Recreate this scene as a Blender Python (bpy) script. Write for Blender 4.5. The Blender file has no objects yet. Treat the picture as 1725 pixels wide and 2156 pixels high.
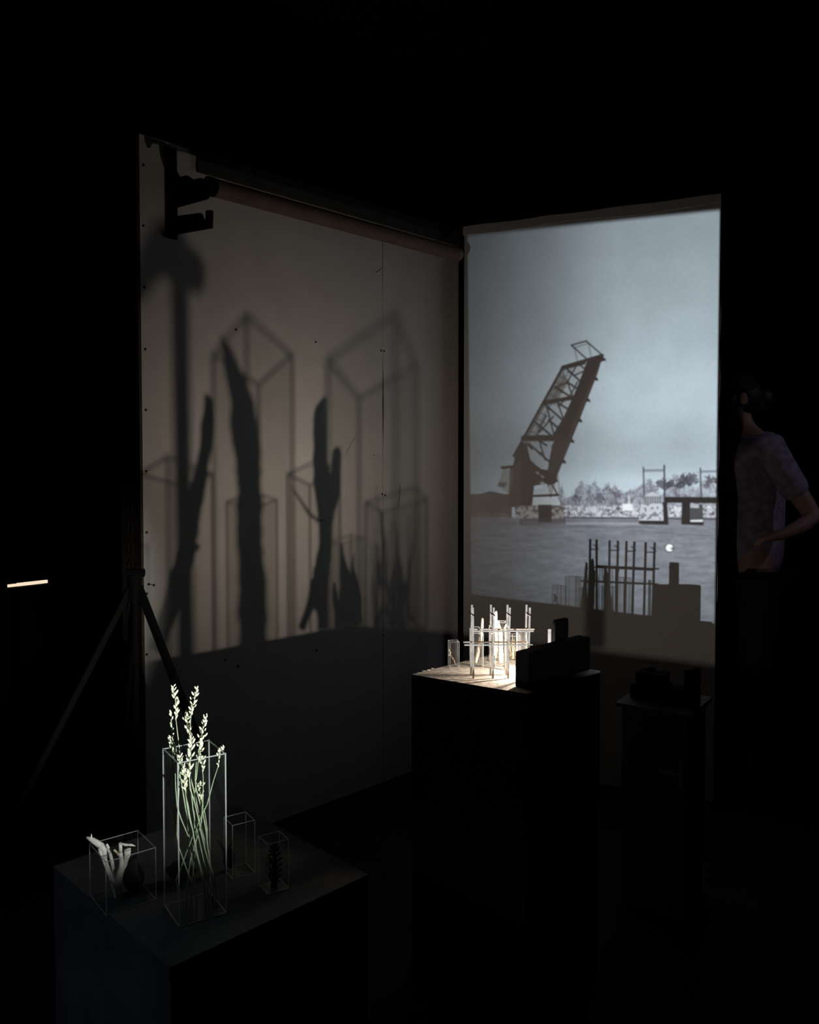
import bpy, bmesh, math, random
import numpy as np
from mathutils import Vector, Matrix
R = math.radians
random.seed(7)
rng = np.random.default_rng(11)
scn = bpy.context.scene
col = scn.collection

# ------------------------------------------------------------------ camera, world, exposure
FPX = 1727.0; PITCH = R(2.0); CY = 984 + FPX*math.tan(PITCH); EYE = np.array([0, 0, 1.5])
cam = bpy.data.cameras.new('camera'); camo = bpy.data.objects.new('camera', cam); col.objects.link(camo)
cam.sensor_fit = 'HORIZONTAL'; cam.sensor_width = 36; cam.lens = 36*FPX/1725
cam.shift_y = -(1078 - CY)/1725
camo.location = (0, 0, 1.5); camo.rotation_euler = (math.pi/2 - PITCH, 0, 0)
cam.clip_start = .05
scn.camera = camo
w = bpy.data.worlds.new('world'); scn.world = w; w.use_nodes = True
w.node_tree.nodes['Background'].inputs[0].default_value = (1, .9, .75, 1)
w.node_tree.nodes['Background'].inputs[1].default_value = 0.00022
vs = scn.view_settings
vs.view_transform = 'Standard'; vs.look = 'None'; vs.exposure = 0; vs.gamma = 1; vs.use_curve_mapping = False
scn.cycles.use_denoising = True
scn.cycles.max_bounces = 8; scn.cycles.diffuse_bounces = 3; scn.cycles.glossy_bounces = 3
scn.cycles.transparent_max_bounces = 48
scn.cycles.caustics_reflective = False; scn.cycles.caustics_refractive = False
scn.cycles.sample_clamp_indirect = 2.0

# ------------------------------------------------------------------ measuring helpers (photo pixel -> place on a known plane)
def ray(x, y):
    a = (x - 862.5)/FPX; b = (CY - y)/FPX
    return np.array([a, math.cos(PITCH) + b*math.sin(PITCH), -math.sin(PITCH) + b*math.cos(PITCH)])
def onz(x, y, z): d = ray(x, y); return EYE + d*((z - 1.5)/d[2])
def onpl(x, y, P0, n): d = ray(x, y); return EYE + d*(np.dot(P0 - EYE, n)/np.dot(d, n))
def aty(x, y, Y): d = ray(x, y); return EYE + d*(Y/d[1])
WA = np.array([-0.63606, 3.35584, 0]); WU = np.array([.70924, .70496, 0]); WN = np.array([.70496, -.70924, 0])  # left wall: point, along, towards the room
def onw(x, y): return onpl(x, y, WA, WN)
def wal(x, y):
    P = onw(x, y); return float(np.dot(P - WA, WU)), float(P[2])
S0 = np.array([.27287, 4.12417, 0]); SU = np.array([.91176, -.41072, 0]); SN = np.array([-.41072, -.91176, 0]); SW = 1.197; SH = 2.69
def ons(x, y): return onpl(x, y, S0, SN)
def suv(x, y):
    P = ons(x, y); return float(np.dot(P - S0, SU)), float(P[2])
LAMP = np.array([.38, 2.35, .928])       # lamp on the back of the black box
PROJ = np.array([-.6366, .5210, 1.0358]) # film projector lens
PT = .90                                  # middle pedestal top
FT = .65                                  # front pedestal top

# ------------------------------------------------------------------ lights
LAMP_W = 30
lt = bpy.data.lights.new('lamp_light', 'POINT'); lt.energy = LAMP_W; lt.color = (1, .83, .70); lt.shadow_soft_size = .0022
lo = bpy.data.objects.new('lamp_light', lt); col.objects.link(lo); lo.location = LAMP
lt.use_nodes = True
nt = lt.node_tree; N = nt.nodes; LK = nt.links
em = [n for n in N if n.type == 'EMISSION'][0]
g = N.new('ShaderNodeNewGeometry')
ax = N.new('ShaderNodeVectorMath'); ax.operation = 'DOT_PRODUCT'
_t = WA + WU*.2 + np.array([0, 0, 1.42]) - LAMP
ax.inputs[1].default_value = Vector(_t).normalized()
LK.new(g.outputs['Incoming'], ax.inputs[0])
m0 = N.new('ShaderNodeMath'); m0.operation = 'MAXIMUM'; m0.inputs[1].default_value = 0; LK.new(ax.outputs['Value'], m0.inputs[0])
m1 = N.new('ShaderNodeMath'); m1.operation = 'POWER'; m1.inputs[1].default_value = 10; LK.new(m0.outputs[0], m1.inputs[0])
m2 = N.new('ShaderNodeMath'); m2.operation = 'MULTIPLY_ADD'; m2.inputs[1].default_value = .9; m2.inputs[2].default_value = .11; LK.new(m1.outputs[0], m2.inputs[0])
LK.new(m2.outputs[0], em.inputs['Strength'])

# film projector: its slide image is laid out on the screen plane and scaled so the screen gets an even picture
def value_noise(X, Y, s, seed):
    r = np.random.default_rng(seed); G = r.random((256, 256))
    x = X/s + 1000; y = Y/s + 1000; xi = np.floor(x).astype(int); yi = np.floor(y).astype(int)
    fx = x - xi; fy = y - yi; fx = fx*fx*(3 - 2*fx); fy = fy*fy*(3 - 2*fy)
    q = lambda i, j: G[(yi + j) % 256, (xi + i) % 256]
    return (q(0, 0)*(1-fx) + q(1, 0)*fx)*(1-fy) + (q(0, 1)*(1-fx) + q(1, 1)*fx)*fy
def make_slide():
    W, H = 840, 1330
    Z0, Z1 = .60, 2.69
    u = (np.arange(W) + .5)/W*SW; z = Z0 + (np.arange(H) + .5)/H*(Z1 - Z0)
    U, Z = np.meshgrid(u, z)
    P = S0[None, None, :] + U[..., None]*SU; P[..., 2] = Z
    q = P - EYE; c, s = math.cos(PITCH), math.sin(PITCH)
    fw = q[..., 1]*c - q[..., 2]*s; up = q[..., 1]*s + q[..., 2]*c
    X = 862.5 + FPX*q[..., 0]/fw; Y = CY - FPX*up/fw
    _e = S0 + SU*SW; _zz = np.linspace(.5, 2.75, 40)
    _ey = [(CY - FPX*(_e[1]*s + (q_ - 1.5)*c)/(_e[1]*c - (q_ - 1.5)*s), 862.5 + FPX*_e[0]/(_e[1]*c - (q_ - 1.5)*s)) for q_ in _zz][::-1]
    RBF = lambda y: np.interp(y, [v_[0] for v_ in _ey], [v_[1] for v_ in _ey])
    def smooth(v): v = np.clip(v, 0, 1); return v*v*(3 - 2*v)
    n1 = value_noise(X, Y, 90, 1)*.6 + value_noise(X, Y, 35, 2)*.4
    vy = np.interp(Y, [440, 480, 600, 720, 800, 860, 940, 980, 1010, 1050], [.80, .80, .87, .93, 1.03, 1.04, .95, .99, 1.10, 1.14])
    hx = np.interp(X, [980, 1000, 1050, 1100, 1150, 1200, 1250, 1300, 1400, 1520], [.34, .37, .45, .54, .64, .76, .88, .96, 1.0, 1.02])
    I = np.zeros(X.shape + (3,))
    sky = np.array([153, 167, 176.])
    base = vy*(1 + .09*(n1 - .5))
    for k in range(3): I[..., k] = sky[k]*base
    def paint(mask, c, a=1.0):
        m = np.clip(mask, 0, 1)*a
        for k in range(3): I[..., k] = I[..., k]*(1 - m) + c[k]*m
    def seg(x0, y0, x1, y1, wd, c, a=1.0, soft=1.6):
        x_0, x_1 = min(x0, x1) - wd - 4, max(x0, x1) + wd + 4; y_0, y_1 = min(y0, y1) - wd - 4, max(y0, y1) + wd + 4
        rows = np.where((Y.min(1) < y_1) & (Y.max(1) > y_0))[0]
        if len(rows) == 0: return
        r = slice(rows[0], rows[-1] + 1)
        xx, yy = X[r], Y[r]; dx, dy = x1 - x0, y1 - y0
        t = np.clip(((xx - x0)*dx + (yy - y0)*dy)/(dx*dx + dy*dy + 1e-9), 0, 1)
        d = np.hypot(xx - x0 - t*dx, yy - y0 - t*dy)
        m = np.clip((wd/2 - d)/soft + .5, 0, 1)*a
        for k in range(3): I[r, :, k] = I[r, :, k]*(1 - m) + c[k]*m
    def poly(pts, c, a=1.0, soft=1.6):
        ins = np.zeros(X.shape, bool); D = np.full(X.shape, 1e9); n = len(pts)
        for i in range(n):
            x0, y0 = pts[i]; x1, y1 = pts[(i + 1) % n]
            cond = (y0 > Y) != (y1 > Y)
            with np.errstate(divide='ignore', invalid='ignore'):
                xi = (x1 - x0)*(Y - y0)/((y1 - y0) if y1 != y0 else 1e-9) + x0
            ins ^= cond & (X < xi)
            dx, dy = x1 - x0, y1 - y0
            t = np.clip(((X - x0)*dx + (Y - y0)*dy)/(dx*dx + dy*dy + 1e-9), 0, 1)
            D = np.minimum(D, np.hypot(X - x0 - t*dx, Y - y0 - t*dy))
        paint(np.clip(np.where(ins, D, -D)/soft + .5, 0, 1), c, a)
    # far shore: winter trees, snowy bank
    fine = value_noise(X, Y, 3.2, 3); mid = value_noise(X, Y, 9, 4); big = value_noise(X, Y, 26, 5)
    treetop = 1050 - 9*(value_noise(X, Y, 2.6, 41) - .5)*1.0 - 46*value_noise(X, Y*0, 24, 6) - 16*value_noise(X, Y*0, 7, 7) + np.interp(X, [1180, 1220, 1330, 1350, 1400, 1440, 1480, 1520], [14, 6, 6, 0, -4, -22, -14, -6])
    tm = smooth((Y - treetop)/12)*smooth((1074 - Y)/6)
    paint(tm*np.clip(.12 + .6*mid*(.4 + fine) + .5*fine*value_noise(X, Y, 2.0, 42), 0, 1)*(X > 1180), (84, 82, 94))
    paint(smooth((Y - 1062)/5)*smooth((1092 - Y)/4)*(X > 1100), (128, 130, 140))
    paint(smooth((Y - 1062)/5)*smooth((1090 - Y)/3)*smooth((value_noise(X, Y, 2.4, 31)*.5 + fine*.3 + mid*.2 - .42)*5)*(X > 1100), (205, 212, 220), .85)
    paint(smooth((Y - 1062)/5)*smooth((1088 - Y)/3)*smooth((.36 - fine*.6 - mid*.4)*8)*(X > 1100), (70, 68, 80), .8)
    for _ in range(60):
        x = random.uniform(1200, 1350); y = 1066; h = random.uniform(8, 34)
        seg(x, y, x + random.uniform(-7, 7), y - h, 1.3, (92, 90, 104), .45)
    for _ in range(14):
        x = random.uniform(1240, 1340); seg(x, 1085, x + random.uniform(-10, 10), 1058, 1.6, (190, 196, 206), .5)
    seg(1325, 1070, 1322, 990, 1.5, (170, 178, 190), .7); seg(1325, 1070, 1325, 1045, 2.4, (225, 232, 238), .8)
    poly([(1311, 1061), (1332, 1061), (1332, 1075), (1311, 1075)], (214, 220, 224))
    for cx, cy, r_ in ((1440, 1012, 15), (1455, 1008, 17), (1432, 1022, 12), (1396, 1020, 16), (1412, 1018, 12), (1300, 1040, 11), (1262, 1046, 13), (1215, 1050, 11), (1495, 1012, 13), (1512, 1013, 9)):
        d = np.hypot(X - cx, (Y - cy)*1.25)/r_
        paint(smooth((1.15 - d + .9*(fine - .5))*2.0), (50, 50, 62), .72 if cx > 1380 else .38)
    # water
    wm = smooth((Y - 1089)/2)
    wcol = [np.interp(Y, [1090, 1110, 1180, 1320], v) for v in ([104, 108, 108, 86], [108, 113, 115, 92], [120, 122, 124, 99])]
    rip = 1 + .16*(value_noise(X, Y*5, 26, 8) - .5) + .12*(value_noise(X, Y*3, 8, 9) - .5)
    for k in range(3): I[..., k] = I[..., k]*(1 - wm) + wcol[k]*rip*wm
    seg(1180, 1089.5, 1350, 1091, 2.4, (38, 38, 46), .85); seg(1405, 1091.5, 1516, 1093, 2.6, (30, 30, 38), .85)
    seg(1100, 1101, 1350, 1103, 4, (168, 172, 182), .5, 3); seg(1100, 1108, 1380, 1111, 2, (78, 80, 90), .6, 3)
    seg(1380, 1121, 1512, 1129, 2.2, (76, 82, 92), .7, 2.5)
    # swing bridge far right: portal frames, deck, piers
    steel = (48, 48, 60); dk = (24, 22, 26)
    for x0, x1, yt in ((1355, 1399, 984), (1475, 1522, 986)):
        seg(x0, yt, x0 + 2, 1050, 3, steel, .9); seg(x1, yt - 4, x1 + 1, 1052, 3.6, steel, .95)
        seg(x0, yt + 6, x1, yt + 5, 2, steel, .7); seg(x0, yt + 9, x1, yt + 8, 1.4, steel, .6)
    poly([(1399, 1046), (1516, 1047), (1516, 1060), (1399, 1058)], dk)
    poly([(1357, 1044), (1374, 1035), (1391, 1045), (1391, 1058), (1357, 1058)], (176, 184, 190), .9)
    for x in range(1360, 1392, 5): seg(x, 1046, x, 1058, 2.6, dk, .8)
    poly([(1350, 1060), (1399, 1060), (1404, 1096), (1346, 1096)], (178, 184, 192))
    mm = ((X > 1349) & (X < 1402) & (Y > 1060) & (Y < 1094))
    paint(mm*smooth((.46 - value_noise(X, Y, 5, 12))*6), (84, 90, 102), .75)
    poly([(1396, 1056), (1405, 1058), (1408, 1104), (1398, 1104)], dk)
    poly([(1346, 1096), (1407, 1097), (1407, 1105), (1346, 1103)], dk)
    poly([(1436, 1058), (1454, 1058), (1454, 1105), (1435, 1104)], dk)
    poly([(1454, 1062), (1480, 1062), (1482, 1100), (1454, 1098)], (58, 62, 68)); poly([(1454, 1095), (1480, 1094), (1481, 1099), (1454, 1099)], (196, 204, 206))
    poly([(1454, 1062), (1472, 1062), (1472, 1070), (1454, 1069)], (180, 190, 194), .8)
    poly([(1454, 1099), (1482, 1099), (1482, 1106), (1454, 1105)], dk)
    # floating bird / buoy
    d = np.hypot(X - 1410, Y - 1153.5)
    paint(np.clip((10 - d)/1.5, 0, 1), (60, 66, 76), .7); paint(np.clip((8 - d)/1.2, 0, 1), (226, 232, 228)); poly([(1410, 1154), (1420, 1152), (1419, 1158)], (60, 66, 76))
    paint(np.clip((5 - np.hypot(X - 1149, (Y - 1140)*1.6))/1.5, 0, 1), (128, 130, 134), .8)
    # left land strip
    poly([(985, 1041), (1012, 1040), (1032, 1034), (1060, 1040), (1078, 1040), (1078, 1090), (985, 1090)], (60, 50, 44), .9)
    paint(smooth((Y - 1078)/4)*smooth((1094 - Y)/3)*(X < 1090)*(X > 990)*mid, (150, 146, 140), .5)
    # raised bascule bridge leaf
    z = lambda x, y: (1000 + x/5.134, 680 + y/5.134)
    br = (38, 32, 31); gd = (50, 44, 42)
    def S(x0, y0, x1, y1, wd, c=br, a=.95): seg(*z(x0, y0), *z(x1, y1), wd/5.134, c, a)
    def Pl(pts, c=br, a=1): poly([z(*p) for p in pts], c, a)
    web = [(950, 480), (1210, 400), (1370, 355), (1330, 540), (820, 1640), (500, 1560), (420, 1440)]
    Pl(web, (84, 82, 80), .22)
    Pl([(950, 490), (1010, 640), (880, 870), (760, 900), (560, 1290), (430, 1430)], (58, 54, 52), .5)
    S(950, 480, 420, 1440, 26); S(950, 478, 1380, 350, 34)
    Pl([(1225, 390), (1370, 350), (1425, 400), (1365, 420), (1330, 540), (1120, 1080), (960, 1480), (895, 1640), (820, 1900), (770, 1700), (830, 1340), (960, 1050), (1130, 640), (1190, 480)], gd)
    Pl([(1225, 390), (1370, 350), (1420, 405), (1350, 420), (1290, 560), (1060, 1080), (1010, 1230), (830, 1230), (960, 1020), (1080, 760), (1130, 640), (1190, 480)], (36, 31, 31))
    for a in ((990, 490, 1140, 630), (1000, 640, 1130, 725), (870, 690, 1060, 815), (890, 860, 1040, 950), (760, 880, 960, 1060), (650, 1070, 850, 1235), (800, 1050, 935, 1165), (690, 1265, 835, 1365), (590, 1310, 830, 1520)): S(*a, 21)
    for a in ((1110, 440, 1000, 640), (1000, 640, 1065, 810), (1130, 450, 1220, 520), (1090, 560, 1180, 520), (900, 870, 965, 1060), (780, 900, 860, 1230), (880, 690, 1010, 640), (770, 1000, 660, 1230), (560, 1290, 700, 1480), (690, 1250, 760, 1480), (880, 1300, 700, 1420), (1010, 800, 900, 900), (1110, 640, 1030, 790), (850, 1010, 700, 1180)): S(*a, 17, a=.85)
    for k in range(15):
        t = k/14; x = 940 - 510*t; y = 500 + 920*t
        S(x, y, x + 120, y + 60, 9, a=.55); S(x + 110, y - 10, x + 20, y + 90, 8, a=.5)
    S(750, 860, 1080, 805, 44); S(530, 1245, 960, 1250, 60); S(680, 1240, 960, 1245, 60, (40, 36, 36)); S(950, 490, 1180, 430, 40)
    Pl([(500, 1290), (560, 1310), (600, 1480), (720, 1580), (790, 1590), (880, 1640), (900, 1720), (640, 1760), (620, 1990), (370, 1990), (400, 1600), (440, 1420)], (40, 34, 34))
    Pl([(380, 1560), (500, 1480), (500, 1990), (360, 1990)], (62, 50, 44), .9)
    Pl([(580, 1390), (640, 1365), (700, 1440), (745, 1520), (740, 1560), (690, 1560), (620, 1500)], (135, 143, 150))
    Pl([(730, 1370), (830, 1290), (830, 1380), (760, 1430)], (130, 138, 146))
    for pts in (((655, 1600), (700, 1620), (680, 1640)), ((700, 1640), (750, 1660), (735, 1680)), ((700, 1720), (745, 1715), (780, 1770), (740, 1790)), ((640, 1800), (720, 1790), (780, 1770), (830, 1740), (880, 1740), (890, 1850), (640, 1850))):
        Pl(pts, (160, 166, 170), .75)
    S(830, 1740, 900, 1860, 16); S(900, 1640, 920, 1930, 12, (120, 118, 120)); S(640, 1870, 900, 1860, 26, (30, 28, 30))
    Pl([(640, 1895), (890, 1890), (890, 1955), (640, 1960)], (176, 182, 184)); S(900, 1890, 960, 1975, 12, (120, 118, 120))
    Pl([(480, 1975), (690, 1975), (690, 2110), (440, 2110)], (140, 138, 136), .8)
    Pl([(820, 1985), (960, 1975), (975, 2110), (820, 2110)], (134, 130, 128), .8)
    rr = (X > 1085) & (X < 1190) & (Y > 1064) & (Y < 1092); paint(rr*smooth((.5 - value_noise(X, Y, 5, 15))*6), (60, 56, 56), .75)
    Pl([(685, 1965), (830, 1965), (830, 2156), (690, 2156)], (28, 26, 28))
    poly([(1095, 1092), (1190, 1092), (1192, 1104), (1095, 1106)], (52, 50, 54), .55)
    for y, x in ((620, 1335), (850, 1250), (1070, 1163), (1292, 1077), (1515, 988)):
        Pl([(x - 30, y - 45), (x - 5, y - 20), (x, y + 6), (x - 48, y - 2)], (34, 32, 34))
    for a in ((1045, 240, 1205, 195), (1205, 195, 1370, 340), (1045, 240, 1205, 385)): S(*a, 15)
    for a in ((1075, 260, 1110, 420), (1230, 220, 1258, 370), (1060, 270, 1230, 220)): S(*a, 9, a=.55)
    Pl([(270, 1552), (440, 1535), (480, 1440), (430, 1560), (300, 1585)], (46, 42, 40)); Pl([(305, 1590), (430, 1582), (375, 1850), (245, 1760)], (104, 100, 96), .45)
    Pl([(265, 1720), (350, 1725), (330, 1775), (245, 1765)], (50, 46, 46), .6)
    # grey level to light, light falloff towards the left painted into the slide
    lin = np.where(I/255 <= .04045, I/255/12.92, ((I/255 + .055)/1.055)**2.4)
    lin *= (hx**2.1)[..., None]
    lb, rb = 993 - (1252 - Y)*.011, RBF(Y) - 1.8
    tb, bb = 497 - (X - 985)*.1019, 1251 + (X - 993)*.1199
    m = smooth((X - lb)/4 + .5)*np.clip((rb - X)/2, 0, 1)*smooth((Y - tb)/12 + .5)*smooth((bb - Y)/3 + .5)
    m = np.maximum(m, 0)
    lin *= m[..., None]
    v = P - PROJ; d2 = (v**2).sum(-1); cs = -(v@SN)/np.sqrt(d2)
    lin *= (d2/cs)[..., None]
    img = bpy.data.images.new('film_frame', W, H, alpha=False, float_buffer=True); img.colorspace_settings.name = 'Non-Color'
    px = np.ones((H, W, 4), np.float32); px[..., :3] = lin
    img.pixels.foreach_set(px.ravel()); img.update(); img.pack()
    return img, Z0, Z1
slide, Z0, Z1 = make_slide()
PROJ_W = 72.0
pl = bpy.data.lights.new('projector_light', 'SPOT'); pl.energy = PROJ_W; pl.shadow_soft_size = .005; pl.spot_size = R(75); pl.spot_blend = 0
po = bpy.data.objects.new('projector_light', pl); col.objects.link(po); po.location = PROJ
tgt = Vector(S0 + SU*.6) + Vector((0, 0, 1.6))
po.rotation_euler = (tgt - Vector(PROJ)).to_track_quat('-Z', 'Y').to_euler()
pl.use_nodes = True; nt = pl.node_tree; N = nt.nodes; LK = nt.links; em = [n for n in N if n.type == 'EMISSION'][0]
g = N.new('ShaderNodeNewGeometry')
def dot(vec):
    n = N.new('ShaderNodeVectorMath'); n.operation = 'DOT_PRODUCT'; n.inputs[1].default_value = vec; LK.new(g.outputs['Incoming'], n.inputs[0]); return n.outputs['Value']
def mth(op, a, b):
    n = N.new('ShaderNodeMath'); n.operation = op
    for i, q in enumerate((a, b)):
        if isinstance(q, (int, float)): n.inputs[i].default_value = q
        else: LK.new(q, n.inputs[i])
    return n.outputs[0]
kk = float(np.dot(S0 - PROJ, SN)); u0 = float(np.dot(PROJ - S0, SU))
dn = dot(SN); uu = mth('ADD', mth('MULTIPLY', mth('DIVIDE', dot(SU), dn), kk/SW), u0/SW)
vv = mth('ADD', mth('MULTIPLY', mth('DIVIDE', dot((0, 0, 1)), dn), kk/(Z1 - Z0)), (float(PROJ[2]) - Z0)/(Z1 - Z0))
cmb = N.new('ShaderNodeCombineXYZ'); LK.new(uu, cmb.inputs[0]); LK.new(vv, cmb.inputs[1])
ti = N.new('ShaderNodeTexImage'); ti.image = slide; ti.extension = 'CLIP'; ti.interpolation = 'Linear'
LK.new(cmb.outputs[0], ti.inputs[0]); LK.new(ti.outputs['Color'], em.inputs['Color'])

def spot(name, loc, to, watts, size, blend, colr, soft):
    l = bpy.data.lights.new(name, 'SPOT'); l.energy = watts; l.spot_size = R(size); l.spot_blend = blend; l.color = colr; l.shadow_soft_size = soft
    o = bpy.data.objects.new(name, l); col.objects.link(o); o.location = loc
    o.rotation_euler = (Vector(to) - Vector(loc)).to_track_quat('-Z', 'Y').to_euler(); return o
spot('gallery_spot', (.62, .42, 1.12), (-.47, 1.59, 1.075), 190, 27, .85, (.97, 1.0, .93), .012)
spot('pedestal_fill', LAMP + np.array([-.004, .004, .052]), (.27, 2.32, PT), 4.2, 88, .5, (1, .80, .64), .004)  # extra spot added beside the lamp to brighten the pedestal top
spot('far_spot', (3.7, 2.6, 3.2), (1.68, 3.85, 1.5), 16, 20, .8, (.80, .72, 1.0), .05)
spot('side_spot', (-2.4, .2, 2.2), (-.62, 1.45, .34), 11, 28, 1.0, (.62, .75, 1.0), .1)

# ------------------------------------------------------------------ materials
def mat(name, c, rough=.6, metal=0, noise=None, bump=0, spec=.5):
    m = bpy.data.materials.new(name); m.use_nodes = True; nt = m.node_tree; b = nt.nodes['Principled BSDF']
    b.inputs['Base Color'].default_value = (*c, 1); b.inputs['Roughness'].default_value = rough; b.inputs['Metallic'].default_value = metal
    b.inputs['Specular IOR Level'].default_value = spec
    if noise:
        sc_, amt = noise
        tc = nt.nodes.new('ShaderNodeTexCoord'); n = nt.nodes.new('ShaderNodeTexNoise'); n.inputs['Scale'].default_value = sc_; n.inputs['Detail'].default_value = 6
        cr = nt.nodes.new('ShaderNodeValToRGB'); cr.color_ramp.elements[0].position = .3; cr.color_ramp.elements[1].position = .7
        cr.color_ramp.elements[0].color = (*[x*(1 - amt) for x in c], 1); cr.color_ramp.elements[1].color = (*[min(1, x*(1 + amt)) for x in c], 1)
        nt.links.new(tc.outputs['Object'], n.inputs['Vector']); nt.links.new(n.outputs['Fac'], cr.inputs[0]); nt.links.new(cr.outputs[0], b.inputs['Base Color'])
        if bump:
            bp = nt.nodes.new('ShaderNodeBump'); bp.inputs['Strength'].default_value = bump; bp.inputs['Distance'].default_value = .002
            nt.links.new(n.outputs['Fac'], bp.inputs['Height']); nt.links.new(bp.outputs[0], b.inputs['Normal'])
    return m
def glassy(name, trans, dif, gl, tint):
    m = bpy.data.materials.new(name); m.use_nodes = True; nt = m.node_tree; nt.nodes.clear()
    o = nt.nodes.new('ShaderNodeOutputMaterial'); t = nt.nodes.new('ShaderNodeBsdfTransparent'); t.inputs[0].default_value = (*tint, 1)
    d = nt.nodes.new('ShaderNodeBsdfDiffuse'); d.inputs[0].default_value = (.85, .9, .9, 1)
    tl = nt.nodes.new('ShaderNodeBsdfTranslucent'); tl.inputs[0].default_value = (.85, .9, .9, 1)
    dt = nt.nodes.new('ShaderNodeMixShader'); dt.inputs[0].default_value = .5; nt.links.new(d.outputs[0], dt.inputs[1]); nt.links.new(tl.outputs[0], dt.inputs[2])
    s = nt.nodes.new('ShaderNodeBsdfGlossy'); s.inputs['Roughness'].default_value = .04
    m1 = nt.nodes.new('ShaderNodeMixShader'); m1.inputs[0].default_value = dif; nt.links.new(t.outputs[0], m1.inputs[1]); nt.links.new(dt.outputs[0], m1.inputs[2])
    m2 = nt.nodes.new('ShaderNodeMixShader'); m2.inputs[0].default_value = gl; nt.links.new(m1.outputs[0], m2.inputs[1]); nt.links.new(s.outputs[0], m2.inputs[2])
    nt.links.new(m2.outputs[0], o.inputs[0]); return m
M = {
 'wall': mat('painted_board', (.62, .60, .57), .8, noise=(7, .045), bump=.15, spec=.2),
 'canvas': mat('white_canvas', (.72, .72, .72), .9, noise=(60, .03), bump=.2, spec=.1),
 'dark_board': mat('dark_board', (.045, .045, .042), .9, noise=(20, .2)),
 'stud': mat('reddish_lumber', (.060, .032, .022), .75, noise=(30, .4)),
 'mark': mat('stamp_ink', (.02, .014, .012), .8),
 'room': mat('black_room_paint', (.012, .012, .011), .95, noise=(3, .3), spec=.05),
 'back_wall': mat('dim_far_paint', (.03, .03, .026), .95, noise=(2, .3), spec=.05),
 'floor': mat('dark_floor', (.02, .019, .018), .8, noise=(9, .4), spec=.15),
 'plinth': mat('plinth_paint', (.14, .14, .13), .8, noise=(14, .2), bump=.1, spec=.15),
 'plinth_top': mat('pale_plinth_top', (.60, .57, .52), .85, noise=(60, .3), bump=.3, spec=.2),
 'fplinth': mat('grey_plinth_paint', (.11, .115, .12), .85, noise=(10, .25), bump=.1, spec=.15),
 'black': mat('matte_black', (.0025, .0022, .002), .9, spec=.04),
 'blackg': mat('black_glass', (.006, .006, .006), .2, spec=.5),
 'metal': mat('black_metal', (.003, .003, .003), .8, spec=.06),
 'paper': mat('brown_paper_roll', (.16, .105, .085), .8, noise=(16, .15)),
 'screw': mat('dark_screw', (.012, .011, .010), .5, spec=.3),
 'panel': glassy('clear_acrylic', 0, .010, .03, (.955, .955, .95)),
 'panel_thin': glassy('thin_clear_acrylic', 0, .004, .03, (.97, .975, .97)),
 'edge': glassy('acrylic_edge', 0, .50, .12, (.93, .95, .95)),
 'wood': mat('pale_wood', (.66, .50, .35), .7, noise=(120, .2), bump=.3, spec=.25),
 'stick': mat('pale_stick', (.70, .60, .48), .7, noise=(90, .2), spec=.25),
 'drift': mat('bleached_driftwood', (.80, .78, .74), .85, noise=(70, .3), bump=.6, spec=.15),
 'bark': mat('dark_bark', (.10, .075, .05), .9, noise=(120, .5), bump=.8, spec=.1),
 'straw': mat('dry_straw', (.50, .40, .26), .8, noise=(80, .3), spec=.2),
 'stone': mat('dark_stone', (.012, .012, .012), .7, noise=(30, .4), bump=.5, spec=.3),
 'stem': mat('grass_stem', (.36, .45, .30), .6, noise=(60, .25), spec=.3),
 'seed': mat('pale_seed_husk', (.78, .80, .62), .7, noise=(140, .25), spec=.2),
 'white': mat('white_paper', (.8, .8, .78), .8),
 'skin': mat('skin', (.38, .24, .19), .6, noise=(20, .1)),
 'shirt': mat('mauve_shirt', (.30, .27, .36), .9, noise=(26, .35), bump=.5, spec=.1),
 'trousers': mat('dark_trousers', (.02, .02, .022), .9, noise=(20, .2)),
 'hair': mat('black_hair', (.01, .008, .007), .6, noise=(40, .3)),
}
glow = bpy.data.materials.new('warm_glow'); glow.use_nodes = True; glow.node_tree.nodes.clear()
_o = glow.node_tree.nodes.new('ShaderNodeOutputMaterial'); _e = glow.node_tree.nodes.new('ShaderNodeEmission')
_e.inputs[0].default_value = (1, .80, .58, 1); _e.inputs[1].default_value = .95; glow.node_tree.links.new(_e.outputs[0], _o.inputs[0])
M['glow'] = glow

# ------------------------------------------------------------------ mesh helpers
def finish(name, bm, m, parent=None, smooth=False, bevel=0):
    if bevel: bmesh.ops.bevel(bm, geom=[e for e in bm.edges], offset=bevel, segments=2, affect='EDGES', clamp_overlap=True)
    bmesh.ops.recalc_face_normals(bm, faces=bm.faces)
    me = bpy.data.meshes.new(name); bm.to_mesh(me); bm.free()
    me.materials.append(m)
    if smooth:
        for p in me.polygons: p.use_smooth = True
    o = bpy.data.objects.new(name, me); col.objects.link(o)
    if parent:
        o.parent = parent; o.matrix_parent_inverse = Matrix.Translation(-Vector(parent.location))
    return o
def thing(name, label, cat, loc=(0, 0, 0), group=None):
    o = bpy.data.objects.new(name, None); col.objects.link(o); o.location = [float(v) for v in loc]; o.empty_display_size = .05
    o['label'] = label; o['category'] = cat
    if group: o['group'] = group
    return o
def tag(o, label, cat, group=None, kind=None):
    o['label'] = label; o['category'] = cat
    if group: o['group'] = group
    if kind: o['kind'] = kind
    return o
def box(bm, c, s, ang=0, rot=None):
    """box centred at c with size s, turned by ang about z"""
    mt = Matrix.Translation(Vector([float(v) for v in c])) @ (rot if rot else Matrix.Rotation(ang, 4, 'Z')) @ Matrix.Diagonal((*s, 1))
    bmesh.ops.create_cube(bm, size=1, matrix=mt)
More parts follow.
